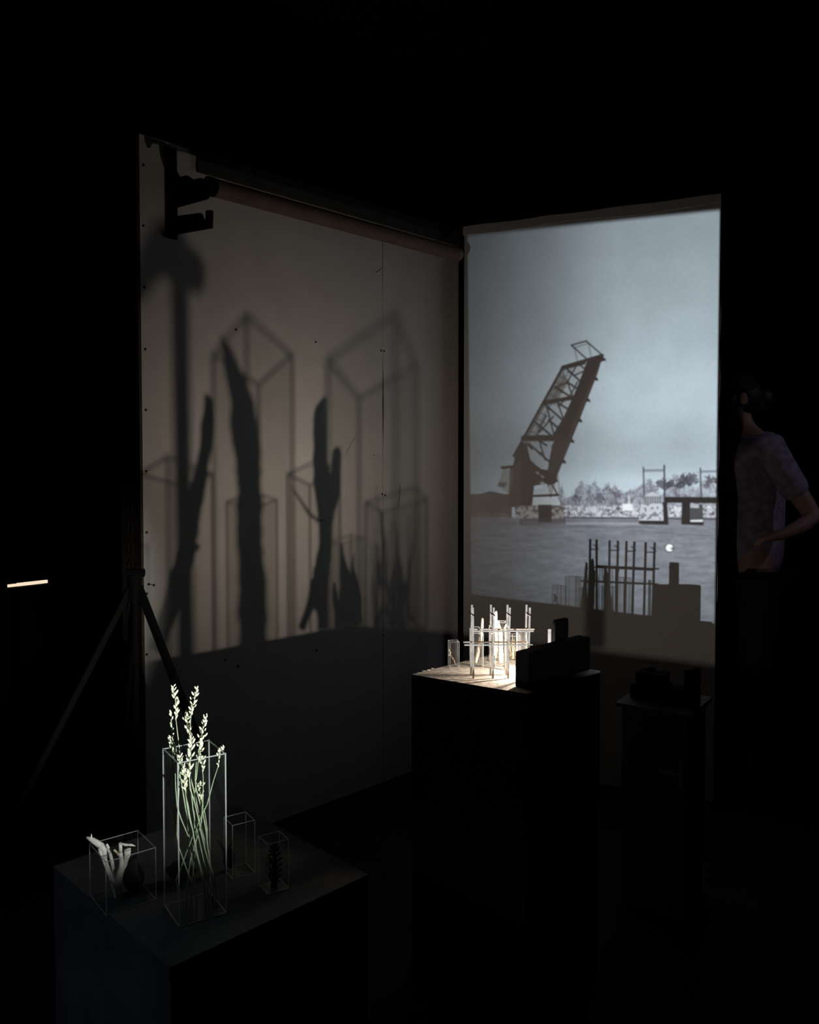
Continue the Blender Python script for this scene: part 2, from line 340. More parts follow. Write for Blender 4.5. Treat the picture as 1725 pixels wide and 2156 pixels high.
def bar(bm, a, b, wd, th, up=Vector((0, 0, 1))):
    a = Vector([float(v) for v in a]); b = Vector([float(v) for v in b]); d = (b - a); L = d.length; d.normalize()
    s = d.cross(up)
    if s.length < 1e-4: s = d.cross(Vector((0, 1, 0)))
    s.normalize(); t = s.cross(d)
    m = Matrix(((s.x, d.x, t.x), (s.y, d.y, t.y), (s.z, d.z, t.z))).to_4x4()
    mt = Matrix.Translation((a + b)/2) @ m @ Matrix.Diagonal((wd, L, th, 1)); bmesh.ops.create_cube(bm, size=1, matrix=mt)
def tube(bm, pts, rad, seg=8, rough=0, flat=1.0):
    pts = [Vector([float(v) for v in p]) for p in pts]; n = len(pts)
    if not hasattr(rad, '__len__'): rad = [rad]*n
    prev = None; ref = None
    for i, p in enumerate(pts):
        d = (pts[min(i+1, n-1)] - pts[max(i-1, 0)]).normalized()
        if ref is None: ref = Vector((0, 1, .13)) if abs(d.y) < .8 else Vector((1, 0, 0))
        s = d.cross(ref).normalized(); t = s.cross(d); ring = []
        for k in range(seg):
            a = 2*math.pi*k/seg; r = rad[i]*(1 + rough*(random.random() - .5))
            ring.append(bm.verts.new(p + s*math.cos(a)*r + t*math.sin(a)*r*flat))
        if prev:
            for k in range(seg): bm.faces.new((prev[k], prev[(k+1) % seg], ring[(k+1) % seg], ring[k]))
        else: bm.faces.new(list(reversed(ring)))
        prev = ring
    bm.faces.new(prev)
def resample(pts, step):
    out = []
    for a, b in zip(pts[:-1], pts[1:]):
        a = np.array(a, float); b = np.array(b, float); n = max(1, int(np.linalg.norm((b-a)[:2])/step))
        for i in range(n): out.append(a + (b-a)*i/n)
    out.append(np.array(pts[-1], float)); return out
def ellipsoid(bm, c, r, rot=None, sub=1):
    mt = Matrix.Translation(Vector([float(v) for v in c])) @ (rot.to_4x4() if rot else Matrix.Identity(4)) @ Matrix.Diagonal((*r, 1))
    bmesh.ops.create_icosphere(bm, subdivisions=sub, radius=1, matrix=mt)
def prism(bm, poly, to3, n, t0, t1):
    """extrude a 2-D outline; to3 maps an outline point into space, n is the unit thickness direction"""
    n = np.array(n, float); a = [bm.verts.new(Vector(to3(*p) + n*t0)) for p in poly]; b = [bm.verts.new(Vector(to3(*p) + n*t1)) for p in poly]
    k = len(poly); bm.faces.new(a); bm.faces.new(list(reversed(b)))
    for i in range(k): bm.faces.new((a[i], b[i], b[(i+1) % k], a[(i+1) % k]))
def struct(name, bm, m, **k):
    o = finish(name, bm, m, **k); o['kind'] = 'structure'; return o

# ------------------------------------------------------------------ room
bm = bmesh.new(); box(bm, (0, 2.5, -.05), (10, 11, .1)); struct('floor', bm, M['floor'])
bm = bmesh.new(); box(bm, (0, 2.5, 4.05), (10, 11, .1)); struct('ceiling', bm, M['room'])
bm = bmesh.new(); box(bm, (0, 8.05, 2), (10, .1, 4)); struct('wall_back', bm, M['back_wall'])
bm = bmesh.new(); box(bm, (-5.05, 2.5, 2), (.1, 11, 4)); struct('wall_far_left', bm, M['room'])
bm = bmesh.new(); box(bm, (5.05, 2.5, 2), (.1, 11, 4)); struct('wall_right', bm, M['back_wall'])
bm = bmesh.new(); box(bm, (2.6, 7.9, 3.12), (4.6, .16, .22)); struct('trim_3', bm, M['back_wall'])
bm = bmesh.new(); box(bm, (1.75, 7.75, 1.5), (.5, .4, 3)); struct('trim_4', bm, M['room'])

# left partition wall: two painted boards with an uneven seam
def w3(a, z): p = WA + WU*a; return np.array([p[0], p[1], z])
aL = wal(303, 1200)[0]; aR = wal(965, 900)[0]; aS = wal(806, 800)[0]; WH = 2.708
bm = bmesh.new()
prism(bm, [(aL, 0), (aS - .0012, 0), (aS - .0012, WH), (aL, WH)], w3, WN, -.006, 0)
gap = []
for y, g_ in ((1700, .001), (1050, .001), (1040, .0016), (960, .0016), (940, .003), (900, .007), (850, .009), (800, .007), (760, .003), (745, .001), (620, .001), (600, .003), (545, .0035), (500, .004), (470, .005), (440, .003), (405, .002)):
    zz = wal(806, y)[1] if y < 1640 else 0; gap.append((aS + g_, min(zz, WH)))
gap[-1] = (aS + .002, WH)
prism(bm, [(aR, 0), (aR, WH)] + list(reversed(gap)), w3, WN, -.006, 0)
wall = struct('wall_left', bm, M['wall'])
bm = bmesh.new()   # framing behind the boards
for a in (aL + .06, aS, aR - .03): 
    p = w3(a, 1.35) - WN*.085; box(bm, p, (.09 if a == aS else .05, .12, 2.69), math.atan2(WU[1], WU[0]))
struct('trim_5', bm, M['room'])
bm = bmesh.new(); p = w3(aL - .001, 1.35) - WN*.075
box(bm, w3(aL - .003, 1.352) - WN*.08, (.012, .155, 2.70), math.atan2(WU[1], WU[0])); stud = struct('trim_1', bm, M['stud'])
bm = bmesh.new()
for k in range(17):
    zc = .75 + k*.075; pc = w3(aL - .0095, zc) - WN*.085; nseg = 12
    ring = [pc + WN*.019*math.cos(2*math.pi*i/nseg) + np.array([0, 0, .026*math.sin(2*math.pi*i/nseg)]) for i in range(nseg + 1 if k % 5 else 8)]
    tube(bm, ring, .0028, 5)
finish('stamped_mark', bm, M['mark'], stud)
bm = bmesh.new(); a0 = wal(412, 340)[0]
prism(bm, [(a0 + .002, 2.628), (a0 + .004, 2.66), (a0, 2.706), (aR, 2.706), (aR, 2.628)], w3, WN, .001, .014); trim = struct('trim_2', bm, M['dark_board'])
def screw(x, y, par, r=.0062, off=0.0):
    p = onw(x, y) + WN*off; b = bmesh.new()
    rot = Vector(WN).to_track_quat('Z', 'Y').to_matrix().to_4x4()
    bmesh.ops.create_cone(b, cap_ends=True, segments=12, radius1=r, radius2=r*.7, depth=.003, matrix=Matrix.Translation(Vector(p)) @ rot)
    finish('screw_head', b, M['screw'], par)
for x, y in ((302, 347), (302, 475), (304, 605), (306, 735), (307, 863), (308, 992), (309, 1121), (309, 1250), (309, 1378), (497, 694), (665, 720), (803, 738), (809, 739), (805, 1040), (811, 1043), (933, 757), (803, 487), (810, 487), (475, 1390), (502, 1403), (667, 1369), (807, 1337), (788, 958)):
    screw(x, y, wall, .006 if x not in (788, 933) else .003)
for x, y in ((447, 333), (538, 360), (622, 385), (700, 408), (772, 431), (838, 452), (898, 470)): screw(x, y, trim, .005, .014)
bm = bmesh.new()   # keyhole slot and pencil-thin scratch marks on the board
for x, y in ((313, 1230), (324, 1232)): 
    p = onw(x, y); bmesh.ops.create_cone(bm, cap_ends=True, segments=12, radius1=.0055, radius2=.005, depth=.003, matrix=Matrix.Translation(Vector(p)) @ Vector(WN).to_track_quat('Z', 'Y').to_matrix().to_4x4())
bar(bm, onw(313, 1230), onw(324, 1232), .005, .003)
finish('keyhole_slot', bm, M['screw'], wall)
bm = bmesh.new()
tube(bm, [onw(x, y) for x, y in ((750, 918), (740, 932), (732, 948), (728, 958))], .0009, 4)
tube(bm, [onw(x, y) for x, y in ((805, 562), (800, 568), (792, 573))], .0016, 4)
tube(bm, [onw(x, y) for x, y in ((843, 1020), (841, 1045), (839, 1066))], .0014, 4)
tube(bm, [onw(x, y) for x, y in ((673, 1097), (684, 1095))], .0013, 4)
finish('scratch', bm, M['screw'], wall)
bm = bmesh.new()   # black paint dribbles along the top edge
prism(bm, [wal(*q) for q in ((304, 286), (348, 300), (348, 330), (345, 352), (338, 330), (334, 304), (320, 302), (316, 312), (309, 310), (305, 296))], w3, WN, .0005, .0015)
finish('paint_dribble', bm, M['dark_board'], wall)

# ------------------------------------------------------------------ paper roll on wall brackets
aB = wal(360, 470)[0]
zt, zb = wal(360, 312)[1], wal(360, 503)[1]
br_ = thing('wall_bracket', 'black metal two-armed bracket screwed to the top left of the white wall', 'bracket', w3(aB, zb))
bm = bmesh.new(); prism(bm, [(aB - .022, zb), (aB + .022, zb - .0), (aB + .022, min(zt, 2.70)), (aB - .022, min(zt, 2.70))], w3, WN, .001, .012); finish('back_plate', bm, M['metal'], br_, bevel=.002)
AD = np.array([.896, -.443, 0]); AS = np.array([.443, .896, 0])
def arm3(t, z): p = WA + WU*aB + AD*t; return np.array([p[0], p[1], z])
RO, RR = .18, .0325
_P0 = WA + WN*RO
_q1 = onpl(441, 395, _P0, WN); _q2 = onpl(966, 534, _P0, WN); RZ = float(_q1[2] + _q2[2])/2
a1 = float(np.dot(_q1 - _P0, WU)); a2 = float(np.dot(_q2 - _P0, WU)); zl = wal(362, 478)[1]
bm = bmesh.new(); prism(bm, [(.008, zl - .03), (.192, zl - .028), (.195, zl + .034), (.172, zl + .034), (.170, zl + .002), (.158, zl - .002), (.146, zl + .030), (.008, zl + .034)], arm3, AS, -.008, .008); finish('lower_arm', bm, M['metal'], br_)
bm = bmesh.new(); prism(bm, [(.008, RZ - .052), (.17, RZ - .040), (.20, RZ - .02), (.192, RZ + .015), (.165, RZ + .020), (.150, RZ + .036), (.115, RZ + .034), (.085, RZ + .055), (.045, RZ + .055), (.025, RZ + .085), (.008, RZ + .085)], arm3, AS, -.008, .008); finish('upper_arm', bm, M['metal'], br_)
def roll3(a): p = WA + WU*a + WN*RO; return np.array([p[0], p[1], RZ])
rt = thing('paper_roll', 'long brown paper roll hung level across the top of the white wall', 'paper roll', roll3(a1))
bm = bmesh.new(); tube(bm, [roll3(a1 + .02), roll3(a2)], RR, 32); finish('wound_paper', bm, M['paper'], rt, smooth=False)
bm = bmesh.new(); tube(bm, [roll3(a1 - .012), roll3(a1 + .0198)], RR*1.04, 24); finish('end_cap', bm, M['metal'], rt)
bm = bmesh.new(); tube(bm, [arm3(.185, RZ), roll3(a1 - .0125)], .010, 12); finish('axle', bm, M['metal'], rt)
# far bracket carrying the other end
def armf(t, z): p = WA + WU*(a2 + .006) + WN*t; return np.array([p[0], p[1], z])
bf = bmesh.new(); prism(bf, [(.001, RZ + .05), (.17, RZ - .012), (.19, RZ - .012), (.19, RZ + .012), (.17, RZ + .012), (.001, RZ + .075)], armf, WU, -.003, .003)
fb = finish('roll_bracket', bf, M['metal']); tag(fb, 'black bracket holding the far right end of the brown paper roll', 'bracket')

# ------------------------------------------------------------------ projection screen panel
def s3(u, z): p = S0 + SU*u; return np.array([p[0], p[1], z])
sc_t = thing('projection_screen', 'tall white canvas panel showing the projected film of a raised bridge', 'screen', s3(SW/2, 0))
bm = bmesh.new(); prism(bm, [(0, 0), (SW, 0), (SW - .001, 2.0), (SW, SH - .012), (SW - .01, SH), (.01, SH), (0, SH - .012)], s3, SN, -.045, 0); finish('canvas_panel', bm, M['canvas'], sc_t)
bm = bmesh.new()   # loose canvas wrapped over the top edge
pts = []; 
for i in range(41):
    u = -.006 + (SW + .006)*i/40; pts.append((u, SH + .005 + .002*math.sin(i*.55) + .0012*random.random()))
low = [(u, SH - .035 - .006*math.sin(u*9)) for u, _ in reversed(pts)]
prism(bm, pts + low, s3, SN, -.05, .004); finish('folded_edge', bm, M['canvas'], sc_t)
bm = bmesh.new(); pts = []
for i in range(30):
    z = .9 + (2.43 - .9)*i/29; pts.append((SW + .004 + .003*math.sin(i*1.1) - (.003 if z > 2.2 else 0), z))
prism(bm, [(SW + .0005, 2.43), (SW + .0005, .9)] + pts, s3, SN, -.02, -.012); finish('edge_strip', bm, M['canvas'], sc_t)

# ------------------------------------------------------------------ pedestals
def quad_pedestal(name, corners, z, label, m_side, m_top, th=.018, over=.0, low=0):
    c = sum(corners)/4; t = thing(name, label, 'pedestal', (c[0], c[1], 0))
    ins = [c + (q - c)*(1 - over) for q in corners]
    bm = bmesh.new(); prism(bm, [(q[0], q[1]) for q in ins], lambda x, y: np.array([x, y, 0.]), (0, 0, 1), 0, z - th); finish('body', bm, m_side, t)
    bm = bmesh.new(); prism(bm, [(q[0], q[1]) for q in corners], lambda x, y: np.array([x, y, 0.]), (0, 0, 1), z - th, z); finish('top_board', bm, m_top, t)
    return t
pL, pF, pR = onz(867, 1420, PT), onz(1110, 1461, PT), onz(1264, 1412, PT)
mid_corners = [pL, pF, pR, pL + pR - pF]
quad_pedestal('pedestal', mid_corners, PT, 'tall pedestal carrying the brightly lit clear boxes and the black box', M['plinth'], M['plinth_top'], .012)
fF, fR = onz(358, 2037, FT), onz(776, 1841, FT)
_n = np.array([-(fR - fF)[1], (fR - fF)[0], 0]); _n /= np.linalg.norm(_n)
fL = fF + _n*.50
quad_pedestal('pedestal', [fL, fF, fR, fR + fL - fF], FT, 'front pedestal at lower left carrying the tall grass vase', M['fplinth'], M['fplinth'], .012)
tF, tL = onz(1456, 1506, .70), onz(1296, 1479, .70)
_n = np.array([-(tF - tL)[1], (tF - tL)[0], 0]); _n /= np.linalg.norm(_n)
dR_ = _n*.26
quad_pedestal('pedestal', [tL, tF, tF + dR_, tL + dR_], .70, 'low dark pedestal on the right with black equipment on its overhanging top', M['plinth'], M['plinth'], .012, .14)
def on3(x, y): return onz(x, y, .70)

# ------------------------------------------------------------------ clear acrylic boxes
def acrylic(c, side, H, ang, z0, label, group, name='acrylic_box', t=.0022, cat='box', depth=None):
    e = thing(name, label, cat, (c[0], c[1], z0), group); dp = depth or side; pm = M['panel_thin'] if z0 < .8 else M['panel']
    rot = Matrix.Translation((float(c[0]), float(c[1]), z0)) @ Matrix.Rotation(ang, 4, 'Z')
    def put(bm, cc, ss): bmesh.ops.create_cube(bm, size=1, matrix=rot @ Matrix.Translation(cc) @ Matrix.Diagonal((*ss, 1)))
    hx, hy = side/2, dp/2; zc = (H + t)/2 + .0004
    for sx in (-1, 1):
        bm = bmesh.new(); put(bm, (sx*(hx - t/2), 0, zc), (t*.7, dp - 2*t, H - t*2)); finish('side_panel', bm, pm, e)
        bm = bmesh.new(); put(bm, (0, sx*(hy - t/2), zc), (side - 2*t, t*.7, H - t*2)); finish('side_panel', bm, pm, e)
    bm = bmesh.new(); put(bm, (0, 0, t/2 + .0004), (side - 2*t, dp - 2*t, t*.8)); finish('base_panel', bm, pm, e)
    bm = bmesh.new()
    for sx in (-1, 1):
        for sy in (-1, 1): put(bm, (sx*(hx - t*.35), sy*(hy - t*.35), H/2 + .0004), (t*.7, t*.7, H))
        for zz in (t*.35 + .0004, H - t*.35 + .0002):
            put(bm, (sx*(hx - t/2), 0, zz), (t*.6, dp - 2*t, t*.6)); put(bm, (0, sx*(hy - t/2), zz), (side - 2*t, t*.6, t*.6))
    finish('polished_edge', bm, M['edge'], e)
    return e
GB = 'clear boxes in the lit cluster'
def ww(x, y, f): W_ = onw(x, y); p = LAMP + f*(W_ - LAMP); return p
acrylic((.274, 2.455), .0300, .136, R(-8), PT, 'tallest clear box in the lit cluster with a thick driftwood piece inside', GB, t=.0018)
acrylic((.339, 2.461), .0305, .108, R(-3), PT, 'clear box in the lit cluster, empty, nearest to the black box', GB, t=.0018)
acrylic((.206, 2.455), .0310, .104, R(1), PT, 'clear box at the left front of the lit cluster holding a leaning stick', GB, t=.0018)
acrylic((.202, 2.524), .0310, .104, R(-1), PT, 'empty clear box at the left back of the lit cluster', GB, t=.0014)
acrylic((.264, 2.529), .0310, .108, R(-1), PT, 'clear box behind the tallest one holding a forked branch', GB, t=.0016)
acrylic((.266, 2.581), .0280, .070, R(-6), PT, 'short clear box at the back of the lit cluster filled with bark', GB, t=.0012)
acrylic((.327, 2.541), .0360, .078, R(-1), PT, 'short clear box at the back right of the lit cluster full of straw', GB, t=.0016)
acrylic((.133, 2.452), .0290, .078, R(8), PT, 'small clear box standing apart at the left corner with a seed twig', GB, t=.0016)

# wood inside the boxes
def wood(name, label, cat, rows, f, m, rough=.25, group=None, smooth=True, seg=9):
    """rows: (x, y, width) of the silhouette; f: how far from lamp to wall the piece stands"""
    rows = resample(rows, 14); P_ = []; Rd = []
    for x, y, wd in rows:
        W_ = onw(x, y); p = LAMP + f*(W_ - LAMP); p[2] = max(p[2], PT + .0035); P_.append(p)
        Rd.append(max(.0006, wd*np.linalg.norm((W_ - EYE)[:2])/FPX/2*f*1.25))
    bm = bmesh.new(); tube(bm, P_, Rd, seg, rough, .8)
    return bm, P_[-1]
bm, b = wood('', '', '', [(466, 706, 5), (471, 722, 12), (481, 748, 25), (492, 790, 34), (502, 820, 40), (511, 850, 50), (513, 892, 62), (522, 953, 58), (526, 1037, 55), (525, 1145, 56), (528, 1200, 58), (531, 1250, 64), (532, 1312, 66), (532, 1352, 62)], .103, M['wood'])
o = finish('driftwood', bm, M['wood'], smooth=True); tag(o, 'thick tapering driftwood piece inside the tallest lit box', 'driftwood', 'driftwood in the lit boxes')
bm, b = wood('', '', '', [(434, 832, 10), (440, 849, 22), (439, 890, 28), (433, 943, 28), (426, 984, 26), (417, 1037, 30), (403, 1103, 34), (392, 1166, 40), (372, 1235, 40), (352, 1300, 34), (336, 1343, 32), (326, 1366, 34)], .137, M['wood'])
w2 = thing('driftwood', 'leaning driftwood stick in the left front lit box', 'driftwood', b, 'driftwood in the lit boxes')
finish('stick', bm, M['wood'], w2, smooth=True)
bm, _ = wood('', '', '', [(404, 1150, 22), (413, 1153, 14), (421, 1150, 8)], .137, M['wood']); finish('twig_stub', bm, M['wood'], w2)
w3_ = thing('driftwood', 'forked driftwood branch in the box behind the tallest one', 'driftwood', ww(670, 1330, .15), 'driftwood in the lit boxes')
bm, _ = wood('', '', '', [(684, 838, 8), (675, 862, 28), (674, 911, 30), (674, 974, 32), (683, 1037, 44), (686, 1078, 38), (686, 1120, 30), (685, 1146, 31), (681, 1188, 36), (673, 1230, 42), (668, 1255, 46), (678, 1285, 24), (680, 1325, 24)], .146, M['wood']); finish('trunk', bm, M['wood'], w3_, smooth=True)
bm, _ = wood('', '', '', [(710, 944, 14), (709, 952, 20), (708, 990, 22), (704, 1040, 24), (694, 1085, 20)], .146, M['wood']); finish('branch', bm, M['wood'], w3_, smooth=True)
bm, _ = wood('', '', '', [(665, 1240, 26), (655, 1270, 20), (645, 1300, 16), (634, 1326, 16)], .146, M['wood']); finish('branch', bm, M['wood'], w3_, smooth=True)
bm, _ = wood('', '', '', [(614, 1024, 3), (650, 1080, 6), (672, 1098, 6), (684, 1120, 6)], .153, M['wood']); finish('twig', bm, M['wood'], w3_, smooth=True)
w4 = thing('bark_piece', 'ragged bark heap standing in the short back box of the lit cluster', 'bark', ww(730, 1320, .168))
bm, _ = wood('', '', '', [(720, 1146, 3), (722, 1170, 8), (724, 1195, 14), (730, 1230, 30), (731, 1262, 40), (731, 1300, 48), (731, 1330, 52)], .170, M['bark'], .5); finish('bark', bm, M['bark'], w4)
bm, _ = wood('', '', '', [(704, 1226, 5), (706, 1250, 10), (712, 1290, 18), (714, 1325, 24)], .172, M['bark'], .5); finish('bark_sliver', bm, M['bark'], w4)
bm, _ = wood('', '', '', [(746, 1165, 2), (742, 1195, 6), (748, 1230, 14), (752, 1262, 20), (754, 1320, 24)], .168, M['bark'], .5); finish('bark_sliver', bm, M['bark'], w4)
st = thing('straw_bundle', 'fan of pale straw standing in the short back right lit box', 'straw', (.327, 2.541, PT))
bm = bmesh.new()
for k in range(32):
    xb = random.uniform(785, 872); xt = xb + random.uniform(-26, 30); f = random.uniform(.112, .131); yt = random.uniform(1075, 1240)
    if k == 0: xb, xt, yt = 822, 792, 1022
    xt = min(max(xt, 782), 878)
    p0 = ww(xb, 1322, f); p1 = ww((xb+xt)/2 + random.uniform(-5, 5), (1322+yt)/2, f); p2 = ww(xt, yt, f)
    p0[2] = max(p0[2], PT + .004); r = random.uniform(.0003, .0010)
    tube(bm, [p0, p1, p2], [r, r, r*.6], 5)
o = finish('straw', bm, M['straw'], st); o['kind'] = 'stuff'
# stake with a clip on top: tall soft-edged shadow at the left of the wall
FS = .078
sk = thing('wooden_stake', 'thin upright stake with a wide clip on its tip beside the tallest box', 'stake', ww(392, 1372, FS))
p0 = ww(393, 1370, FS); p0[2] = PT + .001; bm = bmesh.new(); bar(bm, p0, ww(377, 505, FS), .0049, .0045, Vector(WN)); finish('shaft', bm, M['stick'], sk)
cl = [(377, 500), (387, 503), (387, 527), (401, 550), (431, 577), (438, 596), (431, 631), (416, 638), (391, 620), (377, 606), (362, 606), (345, 600), (321, 631), (304, 661), (292, 640), (296, 580), (330, 520)]
bm = bmesh.new(); prism(bm, cl, lambda x, y: ww(x, y, FS), WN, .0026, .0056); finish('clip', bm, M['stick'], sk)

# seed twig in the corner box
tw = thing('seed_twig', 'tiny twig with round pale seed heads inside the corner box', 'twig', (.133, 2.452, PT))
bm = bmesh.new(); tube(bm, [aty(x, y, 2.452) for x, y in ((946, 1370), (950, 1381), (955, 1389), (960, 1400))], [.0006, .001, .0013, .0012], 6, .2); finish('twig', bm, M['straw'], tw)
bm = bmesh.new()
for x, y, r in ((946, 1369, .0030), (948, 1374, .0034), (946, 1379, .0026), (953, 1385, .002), (957, 1391, .0022)): ellipsoid(bm, aty(x, y, 2.45), (r, r, r*1.2), sub=2)
finish('seed_head', bm, M['straw'], tw, smooth=True)

# ------------------------------------------------------------------ stick lattice
YF, YB = 2.312, 2.352
lt_ = thing('stick_lattice', 'small open lattice of pale craft sticks in front of the lit clear boxes', 'lattice', (*onz(1050, 1430, PT)[:2], PT))
fx = [(997, 1430, 996), (1038, 1431, 1040), (1070, 1431, 1074), (1112, 1431, 1116)]
bx = [(992, 994), (1033, 1034), (1066, 1069), (1106, 1109)]
for i, ((xb, yb, xt), (xbb, xbt)) in enumerate(zip(fx, bx)):
    p = aty(xb, 1430, YF); p[2] = PT; q = aty(xt, 1279, YF); bm = bmesh.new(); bar(bm, p, q, .0052, .0036, Vector((0, 1, 0))); finish('post', bm, M['stick'], lt_)
    p = aty(xbb, 1425, YB); p[2] = PT; q2 = aty(xbt, 1273, YB); bm = bmesh.new(); bar(bm, p, q2, .0052, .0036, Vector((0, 1, 0))); finish('post', bm, M['stick'], lt_)
    a = aty(xt, 1294, YF); b_ = aty(xbt, 1290, YB); a[2] = b_[2] = 1.078; bm = bmesh.new(); bar(bm, a, b_, .003, .003); finish('tie_bar', bm, M['stick'], lt_)
    bm = bmesh.new(); bar(bm, aty(xt - 8, 1289, YF - .004), aty(xt + 3, 1297, YF - .004), .0012, .0022); finish('clip', bm, M['black'], lt_)
for (x0, x1, y, Y_) in ((998, 1124, 1329, YF - .004), (996, 1126, 1325, YB + .004), (978, 1122, 1358, YF - .004), (976, 1112, 1352, YB + .004)):
    bm = bmesh.new(); a = aty(x0, y, Y_); b_ = aty(x1, y, Y_); b_[2] = a[2]; bar(bm, a, b_, .0034, .0042); finish('rail', bm, M['stick'], lt_)

# ------------------------------------------------------------------ black box, phone, small bits on the middle pedestal
bF = onz(1111, 1452, PT); bR = onz(1243, 1410, PT); dv = bR - bF; dv /= np.linalg.norm(dv); nv = np.array([-dv[1], dv[0], 0]); BT = .042; BH = .098
corn = [bF, bR, bR + nv*BT, bF + nv*BT]
bb = thing('black_box', 'long matte black box hiding the lamp on the front edge of the lit pedestal', 'box', (bF + bR)/2)
bm = bmesh.new(); prism(bm, [(q[0], q[1]) for q in corn], lambda x, y: np.array([x, y, 0.]), (0, 0, 1), PT, PT + BH); finish('housing', bm, M['black'], bb, bevel=.002)
bm = bmesh.new(); cc = bF + dv*.10 + nv*BT
lp = LAMP - nv*float(np.dot(LAMP - bF, nv) - BT) 
bmesh.ops.create_cone(bm, cap_ends=True, segments=16, radius1=.006, radius2=.005, depth=.003, matrix=Matrix.Translation(Vector(lp + nv*.0015)) @ Vector(nv).to_track_quat('Z', 'Y').to_matrix().to_4x4()); finish('lamp_socket', bm, M['metal'], bb)
pc = bF + dv*float(np.dot(np.array([.432, 2.405, 0]) - bF, dv)) + nv*(BT + .009)
ph = thing('phone', 'black phone standing upright behind the long black box', 'phone', (pc[0], pc[1], PT))
bm = bmesh.new(); PHH = aty(1173, 1303, pc[1])[2] - PT
ol = []; Rr = .009
for cx, cz, s_ in ((.034 - Rr, Rr, 0), (.034 - Rr, PHH - Rr, 1), (-.034 + Rr, PHH - Rr, 2), (-.034 + Rr, Rr, 3)):
    for k in range(5):
        a = -math.pi/2 + s_*math.pi/2 + k*math.pi/8; ol.append((cx + Rr*math.cos(a), cz + Rr*math.sin(a)))
prism(bm, ol, lambda a, z: pc*np.array([1, 1, 0]) + dv*a + np.array([0, 0, PT + z]), nv, -.0042, .0042); finish('phone_body', bm, M['black'], ph)
bm = bmesh.new(); prism(bm, [(a*.93, (z - PHH/2)*.96 + PHH/2) for a, z in ol], lambda a, z: pc*np.array([1, 1, 0]) + dv*a + np.array([0, 0, PT + z]), nv, -.0048, -.0043); finish('phone_screen', bm, M['blackg'], ph)
q = aty(1157, 1400, 2.50); bm = bmesh.new(); box(bm, (q[0], q[1], PT + .052), (.010, .0025, .104), R(20)); o = finish('acrylic_offcut', bm, M['edge']); tag(o, 'narrow upright clear offcut glowing just left of the phone', 'offcut')
for i, (x, y, a, L_) in enumerate(((884, 1417, 14, .014), (893, 1413, 5, .010), (903, 1411, 24, .011), (911, 1408, 12, .008))):
    q = onz(x, y, PT); bm = bmesh.new(); box(bm, (q[0], q[1], PT + .0008), (L_, .003, .0014), R(a)); o = finish('paper_scrap', bm, M['white']); tag(o, ('tiny white scrap at the left corner tip of the lit pedestal', 'second tiny white scrap from the left corner of the lit pedestal', 'third tiny white scrap from the left corner of the lit pedestal', 'tiny white scrap closest to the small corner box')[i], 'scrap', 'white scraps on the lit pedestal')
for i, (x, y) in enumerate(((932, 1421), (940, 1425), (948, 1424), (955, 1428), (1048, 1441), (1066, 1445), (922, 1418), (1030, 1438))):
    q = onz(x, y, PT); bm = bmesh.new(); ellipsoid(bm, (q[0], q[1], PT + .0008), (.0016, .0011, .0009), sub=1); o = finish('seed', bm, M['straw']); tag(o, 'loose pale seed crumb on the front of the lit pedestal', 'seed', 'loose seeds on the lit pedestal')

# ------------------------------------------------------------------ equipment on the right pedestal
def up_prism(name, px, z0, h, dpt, m, label=None, cat=None, parent=None):
    a, b_ = onz(px[0], px[2], z0), onz(px[1], px[3], z0); d = b_ - a; d /= np.linalg.norm(d); n = np.array([-d[1], d[0], 0]); bm = bmesh.new()
    prism(bm, [(q[0], q[1]) for q in (a, b_, b_ + n*dpt, a + n*dpt)], lambda x, y: np.array([x, y, 0.]), (0, 0, 1), z0 + .0004, z0 + h)
    o = finish(name, bm, m, parent, bevel=.0015)
    if label: tag(o, label, cat)
    return o
eq = thing('media_player', 'black block-shaped media player at the left of the low dark pedestal', 'equipment', on3(1370, 1478))
up_prism('lower_case', (1337, 1400, 1474, 1484), .70, .055, .09, M['black'], parent=eq)
up_prism('upper_case', (1338, 1398, 1440, 1449), .7545, .042, .07, M['black'], parent=eq)
up_prism('knob_cap', (1364, 1374, 1412, 1414), .7970, .012, .02, M['black'], parent=eq)
up_prism('cable_box', (1326, 1335, 1467, 1469), .70, .045, .03, M['black'], 'small black box at the left end of the low dark pedestal', 'box')
up_prism('battery_pack', (1402, 1440, 1485, 1492), .70, .062, .05, M['black'], 'long low black box between the media player and the upright black slab', 'box')
up_prism('display_slab', (1446, 1476, 1494, 1486), .70, .128, .012, M['black'], 'upright black slab at the right end of the low dark pedestal', 'phone')
# pale tape mark on its front
bm = bmesh.new(); _fc = (tL + tF + tF + dR_ + tL + dR_)/4
_il = _fc + (tL - _fc)*.86; _if = _fc + (tF - _fc)*.86; _d = _if - _il; _nn = np.array([_d[1], -_d[0], 0]); _nn /= np.linalg.norm(_nn)
def tp(x, y): return onpl(x, y, np.array([_il[0], _il[1], 0]), _nn) + _nn*.0006
prism(bm, [(1428, 1602), (1436, 1602), (1437, 1628), (1438, 1662), (1431, 1662), (1429, 1637), (1390, 1627), (1378, 1619), (1395, 1620), (1429, 1627)], tp, _nn, 0, .0012)
o = finish('tape_strip', bm, M['plinth_top']); tag(o, 'faint pale hooked strip of tape on the front of the low dark pedestal', 'tape')

